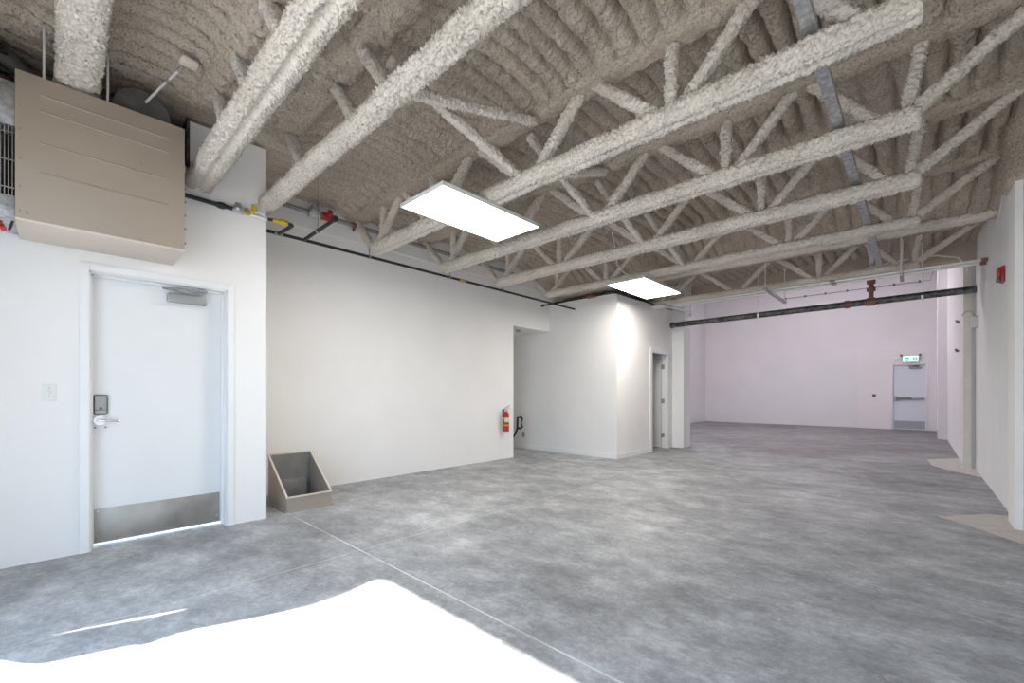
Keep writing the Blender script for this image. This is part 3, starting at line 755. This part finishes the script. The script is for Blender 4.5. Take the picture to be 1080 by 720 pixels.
# ================================================================== CONDUITS AND PIPE AT THE FAR BAY
for nm, yy, zz, lb in (('conduit', 8.27, 2.915, 'silver conduit crossing under the far joists, nearer of the pair'), ('conduit', 8.46, 2.915, 'silver conduit crossing under the far joists, farther of the pair')):
    r = thing(nm, lb, 'conduit', (-1.7, yy, zz), 'silver conduits at the far bay')
    b = BM(); add_path(b, [(-3.95, yy, zz), (0.655, yy, zz)], 0.019, 12); obj('tube', b, M['conduit'], r)
    b = BM(); add_cyl(b, (0.60, yy, zz), (0.66, yy, zz), 0.028); obj('end_fitting', b, M['rust'], r)
    b = BM(); add_cyl(b, (-1.0, yy, zz), (-0.93, yy, zz), 0.023); obj('coupling', b, M['steel'], r)
tl = ['metal channel hanger holding the conduits above the washroom door', 'metal channel hanger under the conduits at the middle of the opening', 'metal channel hanger under the conduits toward the right wall']
for i, (xx, rod) in enumerate(((-3.52, 3.5), (-1.80, 3.5), (-0.17, 3.5))):
    r = thing('channel_hanger', tl[i], 'hanger', (xx, 8.5, 2.85), 'channel hangers under the conduits')
    b = BM(); y0, y1 = (7.85, 9.35) if i < 2 else (8.1, 8.75)
    add_box(b, xx - 0.02, xx + 0.02, y0, y1, 2.855, 2.860); add_box(b, xx - 0.02, xx - 0.016, y0, y1, 2.860, 2.894); add_box(b, xx + 0.016, xx + 0.02, y0, y1, 2.860, 2.894)
    obj('channel', b, M['galv'], r)
    for yy in (y0 + 0.05, y1 - 0.05):
        b = BM(); add_cyl(b, (xx, yy, 2.83), (xx, yy, rod), 0.008 if i < 2 else 0.012, seg=8); add_cyl(b, (xx, yy, 2.835), (xx, yy, 2.853), 0.016, seg=6); obj('threaded_rod', b, M['conduit'], r)

r = thing('sprinkler_main', 'thick dark steel sprinkler pipe spanning the opening below the silver conduits', 'pipe', (-1.7, 9.15, 2.64))
b = BM(); add_path(b, [(-3.88, 9.15, 2.652), (0.62, 9.15, 2.69)], 0.053, 18); add_cyl(b, (-3.885, 9.15, 2.652), (-3.83, 9.15, 2.652), 0.066, seg=18); obj('pipe', b, M['blackpipe2'], r)
b = BM(); add_cyl(b, (-0.90, 9.15, 2.677), (-0.82, 9.15, 2.678), 0.068, seg=16); obj('coupling', b, M['rust'], r)
b = BM(); add_cyl(b, (-0.555, 9.15, 2.68), (-0.555, 9.15, 3.02), 0.034, seg=14); add_cyl(b, (-0.61, 9.15, 2.68), (-0.50, 9.15, 2.68), 0.068, seg=16); add_cyl(b, (-0.555, 9.15, 2.85), (-0.555, 9.15, 2.91), 0.058, seg=14); add_cyl(b, (-0.555, 9.15, 2.97), (-0.555, 9.15, 3.03), 0.058, seg=14); obj('riser', b, M['rust'], r)
b = BM(); add_cyl(b, (-0.555, 9.15, 3.03), (-0.555, 9.15, 3.35), 0.034, seg=12); add_path(b, [(-0.555, 9.15, 3.32), (-0.53, 8.9, 3.33), (-0.50, 7.5, 3.33)], 0.034, 12); obj('upper_pipe', b, M['galv'], r)
for xx in (-2.2, 0.05):
    b = BM(); add_cyl(b, (xx, 9.15, 2.66), (xx, 9.15, 3.5), 0.007, seg=8); add_cyl(b, (xx - 0.015, 9.15, 2.668), (xx + 0.015, 9.15, 2.668), 0.056, seg=18); obj('pipe_hanger', b, M['conduit'], r)
# flexible looms near the right wall
b = BM(); add_path(b, [(-0.6, 8.9, 3.18), (-0.2, 8.9, 3.22), (0.2, 8.85, 3.2), (0.42, 8.85, 3.12), (0.5, 8.85, 2.98), (0.5, 8.8, 2.90)], 0.012, 8)
tag(obj('flexible_conduit', b, M['conduit']), 'bent flexible conduit looping down beside the right wall above the cream post', 'conduit')

# ================================================================== SMALL THINGS
# light switch
def plate(name, label, cat, c, face, m=M['plastic'], w_=0.072, h_=0.118, kind='switch', group=None):
    """face: 'x+' plate on a wall facing +x, 'y-' plate facing -y"""
    r = thing(name, label, cat, c, group)
    def bx(a0, a1, z0, z1, t0, t1, bev=0.002):
        b = BM()
        if face == 'x+': add_box(b, c[0] + t0, c[0] + t1, c[1] + a0, c[1] + a1, c[2] + z0, c[2] + z1, bev)
        else: add_box(b, c[0] + a0, c[0] + a1, c[1] - t1, c[1] - t0, c[2] + z0, c[2] + z1, bev)
        return b
    obj('cover_plate', bx(-w_ / 2, w_ / 2, -h_ / 2, h_ / 2, 0, 0.006), m, r)
    if kind == 'switch':
        obj('toggle', bx(-0.006, 0.006, -0.012, 0.014, 0.006, 0.018), m, r)
        obj('screw', bx(-0.003, 0.003, 0.028, 0.034, 0.005, 0.008, 0), M['steel'], r); obj('screw', bx(-0.003, 0.003, -0.034, -0.028, 0.005, 0.008, 0), M['steel'], r)
    else:
        for zz in (-0.024, 0.024):
            obj('socket', bx(-0.017, 0.017, zz - 0.016, zz + 0.016, 0.006, 0.009), m, r)
    return r
plate('light_switch', 'white light switch plate on the wall left of the near door', 'light switch', (-4.5, -0.013, 1.19), 'x+')
plate('power_outlet', 'white power outlet low on the washroom block side wall, left of its doorway', 'outlet', (-3.94, 7.83, 0.555), 'x+', kind='outlet')
plate('power_outlet', 'grey outlet low on the back of the recess beside the black handrail', 'outlet', (-6.19, 6.95, 0.30), 'y-', m=M['closer'], kind='outlet')

# sloped bin
r = thing('sloped_bin', 'taupe metal bin with a sloping open top, standing on the floor beside the wall corner', 'bin', (-4.82, 1.81, 0))
xf, xb, y0, y1, zf, zb, t = -4.555, -5.09, 1.592, 2.035, 0.145, 0.52, 0.006
side = lambda y: [(xf, y, 0.012), (xf, y, zf), (xb, y, zb), (xb, y, 0.012)]
b = BM(); add_prism(b, side(y0), (0, t, 0)); obj('side_panel', b, M['bin'], r, smooth=False)
b = BM(); add_prism(b, side(y1 - t), (0, t, 0)); obj('side_panel', b, M['bin'], r, smooth=False)
b = BM(); add_box(b, xb, xb + t, y0 + t, y1 - t, 0.012, zb); obj('back_panel', b, M['bin_in'], r, smooth=False)
b = BM(); add_box(b, xf - t, xf, y0 + t, y1 - t, 0.012, zf); obj('front_panel', b, M['bin'], r, smooth=False)
b = BM(); add_box(b, xb + t, xf - t, y0 + t, y1 - t, 0.012, 0.02); obj('bottom_panel', b, M['bin_in'], r, smooth=False)
b = BM(); add_box(b, xb + t, xb + 0.10, y0 + 0.02, y1 - 0.08, 0.02, 0.24, 0.004); obj('inner_step', b, M['bin_in'], r)
b = BM()
for yy in (y0 - 0.008, y1 - 0.010):
    add_prism(b, [(xf + 0.006, yy, zf - 0.006), (xf + 0.006, yy, zf + 0.008), (xb, yy, zb + 0.010), (xb, yy, zb - 0.004)], (0, 0.018, 0))
add_box(b, xf - 0.008, xf + 0.012, y0 - 0.008, y1 + 0.008, zf - 0.006, zf + 0.008); add_box(b, xb - 0.006, xb + 0.012, y0, y1, zb - 0.004, zb + 0.010)
obj('rolled_rim', b, M['beige_l'], r, smooth=False)
b = BM(); add_box(b, xb, xf + 0.022, y0 - 0.02, y1 + 0.02, 0.0, 0.012); add_box(b, xf, xf + 0.004, y0, y1, 0.012, 0.075); obj('base_flange', b, M['bin'], r, smooth=False)

# fire extinguisher
ex, ey, ez = -5.395, 5.585, 0.50
r = thing('fire_extinguisher', 'red fire extinguisher hung low on the white wall beside the recess', 'fire extinguisher', (ex, ey, ez))
b = BM(); prof = [(0.0, 0), (0.050, 0), (0.055, 0.008), (0.056, 0.30), (0.048, 0.335), (0.028, 0.355), (0.018, 0.365)]
for (ra, za), (rb_, zb_) in zip(prof[1:], prof[2:]): add_cyl(b, (ex, ey, ez + za), (ex, ey, ez + zb_), ra, rb_, 22)
cy = obj('cylinder', b, M['red'], r)
b = BM(); add_cyl(b, (ex, ey, ez + 0.17), (ex, ey, ez + 0.25), 0.0572, seg=24); lb = obj('label', b, M['label'], cy); lb['label'] = 'pale instruction label'
b = BM(); add_cyl(b, (ex, ey, ez + 0.105), (ex, ey, ez + 0.125), 0.0575, seg=24); obj('strap', b, M['yellow'], r)
b = BM(); add_cyl(b, (ex, ey, ez + 0.36), (ex, ey, ez + 0.41), 0.017); add_cyl(b, (ex, ey, ez + 0.385), (ex + 0.035, ey + 0.01, ez + 0.385), 0.013); vv = obj('valve_head', b, M['chrome'], r)
b = BM(); add_prism(b, [(ex - 0.01, ey - 0.02, ez + 0.41), (ex - 0.01, ey + 0.09, ez + 0.425), (ex - 0.01, ey + 0.09, ez + 0.437), (ex - 0.01, ey - 0.02, ez + 0.43)], (0.02, 0, 0)); add_prism(b, [(ex - 0.01, ey - 0.01, ez + 0.43), (ex - 0.01, ey + 0.085, ez + 0.465), (ex - 0.01, ey + 0.085, ez + 0.475), (ex - 0.01, ey - 0.01, ez + 0.445)], (0.02, 0, 0)); obj('handle', b, M['chrome'], r, smooth=False)
b = BM(); add_path(b, [(ex, ey - 0.015, ez + 0.395), (ex + 0.01, ey - 0.055, ez + 0.40), (ex + 0.01, ey - 0.078, ez + 0.35), (ex + 0.008, ey - 0.072, ez + 0.22), (ex + 0.008, ey - 0.066, ez + 0.14)], 0.010, 10); obj('hose', b, M['dark'], r)
b = BM(); add_box(b, -5.47, -5.455, ey - 0.02, ey + 0.02, ez + 0.25, ez + 0.40); add_box(b, -5.456, ex - 0.01, ey - 0.01, ey + 0.01, ez + 0.35, ez + 0.36); obj('wall_bracket', b, M['steel'], r, smooth=False)

# handrail in the recess
r = thing('handrail', 'black metal handrail going down inside the recess beyond the fire extinguisher', 'handrail', (-6.1, 6.6, 0.0))
b = BM(); add_path(b, [(-6.62, 6.62, 0.0), (-6.40, 6.62, 0.10), (-6.20, 6.62, 0.24), (-6.08, 6.62, 0.42), (-6.065, 6.62, 0.47), (-6.06, 6.62, 0.68), (-5.96, 6.62, 0.695), (-5.93, 6.62, 0.66), (-5.935, 6.62, 0.49), (-5.98, 6.62, 0.465), (-6.06, 6.62, 0.465)], 0.020, 10)
obj('rail', b, M['black'], r)
b = BM(); add_cyl(b, (-6.62, 6.62, 0.0), (-6.62, 6.62, 0.012), 0.05, seg=14); obj('base_plate', b, M['black'], r)
b = BM(); add_cyl(b, (-5.75, 6.3, 2.39), (-5.75, 6.3, 2.44), 0.03, 0.05, seg=14); tag(obj('fire_sprinkler', b, M['steel']), 'small sprinkler head under the soffit of the recess', 'sprinkler head')

# red alarm horn and white emergency unit on the right wall
r = thing('fire_alarm', 'red fire alarm horn mounted high on the right wall', 'fire alarm', (0.66, 6.80, 2.34))
b = BM(); add_box(b, 0.632, 0.66, 6.74, 6.87, 2.34, 2.51, 0.008); obj('back_box', b, M['red'], r)
b = BM(); add_box(b, 0.605, 0.634, 6.745, 6.865, 2.40, 2.50, 0.012); obj('horn_grille', b, M['red'], r)
b = BM(); add_box(b, 0.60, 0.634, 6.765, 6.845, 2.35, 2.395, 0.008); obj('strobe_lens', b, M['dark'], r)
r = thing('emergency_light', 'small white emergency light box high on the right wall by the cream post', 'emergency light', (0.66, 9.55, 2.18))
b = BM(); add_box(b, 0.59, 0.66, 9.47, 9.63, 2.18, 2.34, 0.008); obj('housing', b, M['plastic'], r)
b = BM(); add_path(b, [(0.62, 9.5, 2.34), (0.60, 9.5, 2.42), (0.55, 9.55, 2.44), (0.52, 9.6, 2.42), (0.50, 9.6, 2.38)], 0.006, 8); obj('wire', b, M['steel'], r)
b = BM(); add_cyl(b, (0.588, 9.55, 2.30), (0.592, 9.55, 2.30), 0.02); obj('lamp', b, M['chrome'], r)

# exit sign: green running-man panel over the far door
r = thing('exit_sign', 'lit green and white running figure exit sign above the far door', 'exit sign', (-0.17, 19.03, 2.20))
SX0, SX1, SZ0, SZ1 = -0.355, 0.015, 2.215, 2.40
b = BM(); add_box(b, SX0 - 0.015, SX1 + 0.015, 19.005, 19.06, SZ0 - 0.015, SZ1 + 0.015, 0.004); obj('housing', b, M['closer'], r)
b = BM(); add_box(b, SX0, SX1, 18.998, 19.006, SZ0, SZ1); obj('lit_panel', b, M['signwhite'], r, smooth=False)
b = BM(); add_box(b, SX0 + 0.05, SX0 + 0.145, 18.992, 18.999, SZ0 + 0.02, SZ1 - 0.045)
add_box(b, SX1 - 0.13, SX1 - 0.03, 18.992, 18.999, SZ0 + 0.02, SZ1 - 0.045); obj('green_field', b, M['green'], r, smooth=False)
b = BM(); hx = SX1 - 0.08
add_cyl(b, (hx + 0.01, 18.992, SZ0 + 0.115), (hx + 0.01, 18.988, SZ0 + 0.115), 0.010, seg=10)
for a_, c_ in (((0.005, 0.10), (-0.005, 0.065)), ((-0.005, 0.065), (0.02, 0.05)), ((0.02, 0.05), (0.018, 0.03)), ((-0.005, 0.065), (-0.022, 0.04)), ((-0.022, 0.04), (-0.038, 0.036)), ((0.003, 0.095), (0.028, 0.082)), ((0.003, 0.095), (-0.022, 0.088))):
    add_path(b, [(hx + a_[0], 18.990, SZ0 + a_[1]), (hx + c_[0], 18.990, SZ0 + c_[1])], 0.005, 6)
ax_ = SX0 + 0.097
add_prism(b, [(ax_ - 0.03, 18.991, SZ0 + 0.075), (ax_, 18.991, SZ0 + 0.105), (ax_, 18.991, SZ0 + 0.085), (ax_ + 0.032, 18.991, SZ0 + 0.085), (ax_ + 0.032, 18.991, SZ0 + 0.065), (ax_, 18.991, SZ0 + 0.065), (ax_, 18.991, SZ0 + 0.045)], (0, -0.003, 0))
obj('pictogram', b, M['signwhite'], r, smooth=False)
for xx in (SX0 - 0.04, SX1 + 0.04):
    b = BM(); add_cyl(b, (xx, 19.06, SZ1 + 0.02), (xx, 18.97, SZ1 + 0.03), 0.024, 0.034, seg=12); obj('spot_lamp', b, M['dark'], r)
b = BM(); add_box(b, -0.60, -0.46, 19.03, 19.06, 2.29, 2.38, 0.006)
tag(obj('indicator_lamp', b, M['plastic']), 'small white wall box just left of the green exit sign', 'wall box')
r = thing('call_button', 'dark red push button on the far wall left of the exit door', 'push button', (-1.08, 19.06, 1.08))
b = BM(); add_box(b, -1.125, -1.035, 19.035, 19.06, 1.07, 1.165, 0.006); obj('back_box', b, M['maroon'], r)
b = BM(); add_cyl(b, (-1.08, 19.035, 1.117), (-1.08, 19.015, 1.117), 0.026); obj('button', b, M['dark'], r)
# thin clipped cable along the far wall
r = thing('clipped_cable', 'thin cable clipped high along the far wall above the exit door', 'cable', (-1.6, 19.19, 4.7))
b = BM(); add_path(b, [(-3.9, 19.172, 4.80), (0.3, 19.172, 4.80), (0.36, 19.172, 5.1)], 0.010, 6); obj('cable', b, M['greypipe'], r)
for k in range(7):
    b = BM(); xx = -3.7 + k * 0.62; add_box(b, xx, xx + 0.05, 19.155, 19.199, 4.77, 4.84); obj('clip', b, M['dark'], r)
# dark bracket stubs on the far right wall
for zz, yy, lb in ((2.46, 11.2, 'dark bracket stub on the far right wall, upper one'), (1.95, 11.4, 'dark bracket stub on the far right wall, lower one')):
    b = BM(); add_box(b, 0.51, 0.55, yy, yy + 0.10, zz, zz + 0.035, 0.004); add_box(b, 0.50, 0.53, yy + 0.06, yy + 0.16, zz + 0.03, zz + 0.06, 0.004)
    tag(obj('wall_bracket', b, M['dark']), lb, 'bracket', 'bracket stubs on the far right wall')

# foam overspray on the pier head
o = foam_bar('trim_5', (0.65, 5.9, 3.02), (0.65, 5.9, 3.64), 0.24, 0.085, M['deck'], None, 1203, 0.012)
o['kind'] = 'structure'
# loose plastic film at the wall top
b = BM()
add_path(b, [(0.640, 6.27, 3.36), (0.640, 6.60, 3.28), (0.640, 6.95, 3.14), (0.640, 7.25, 3.06)], 0.007, 8)
tag(obj('plastic_film_edge', b, M['film']), 'rolled edge of loose plastic sheeting on the right wall under the ceiling', 'plastic sheeting')
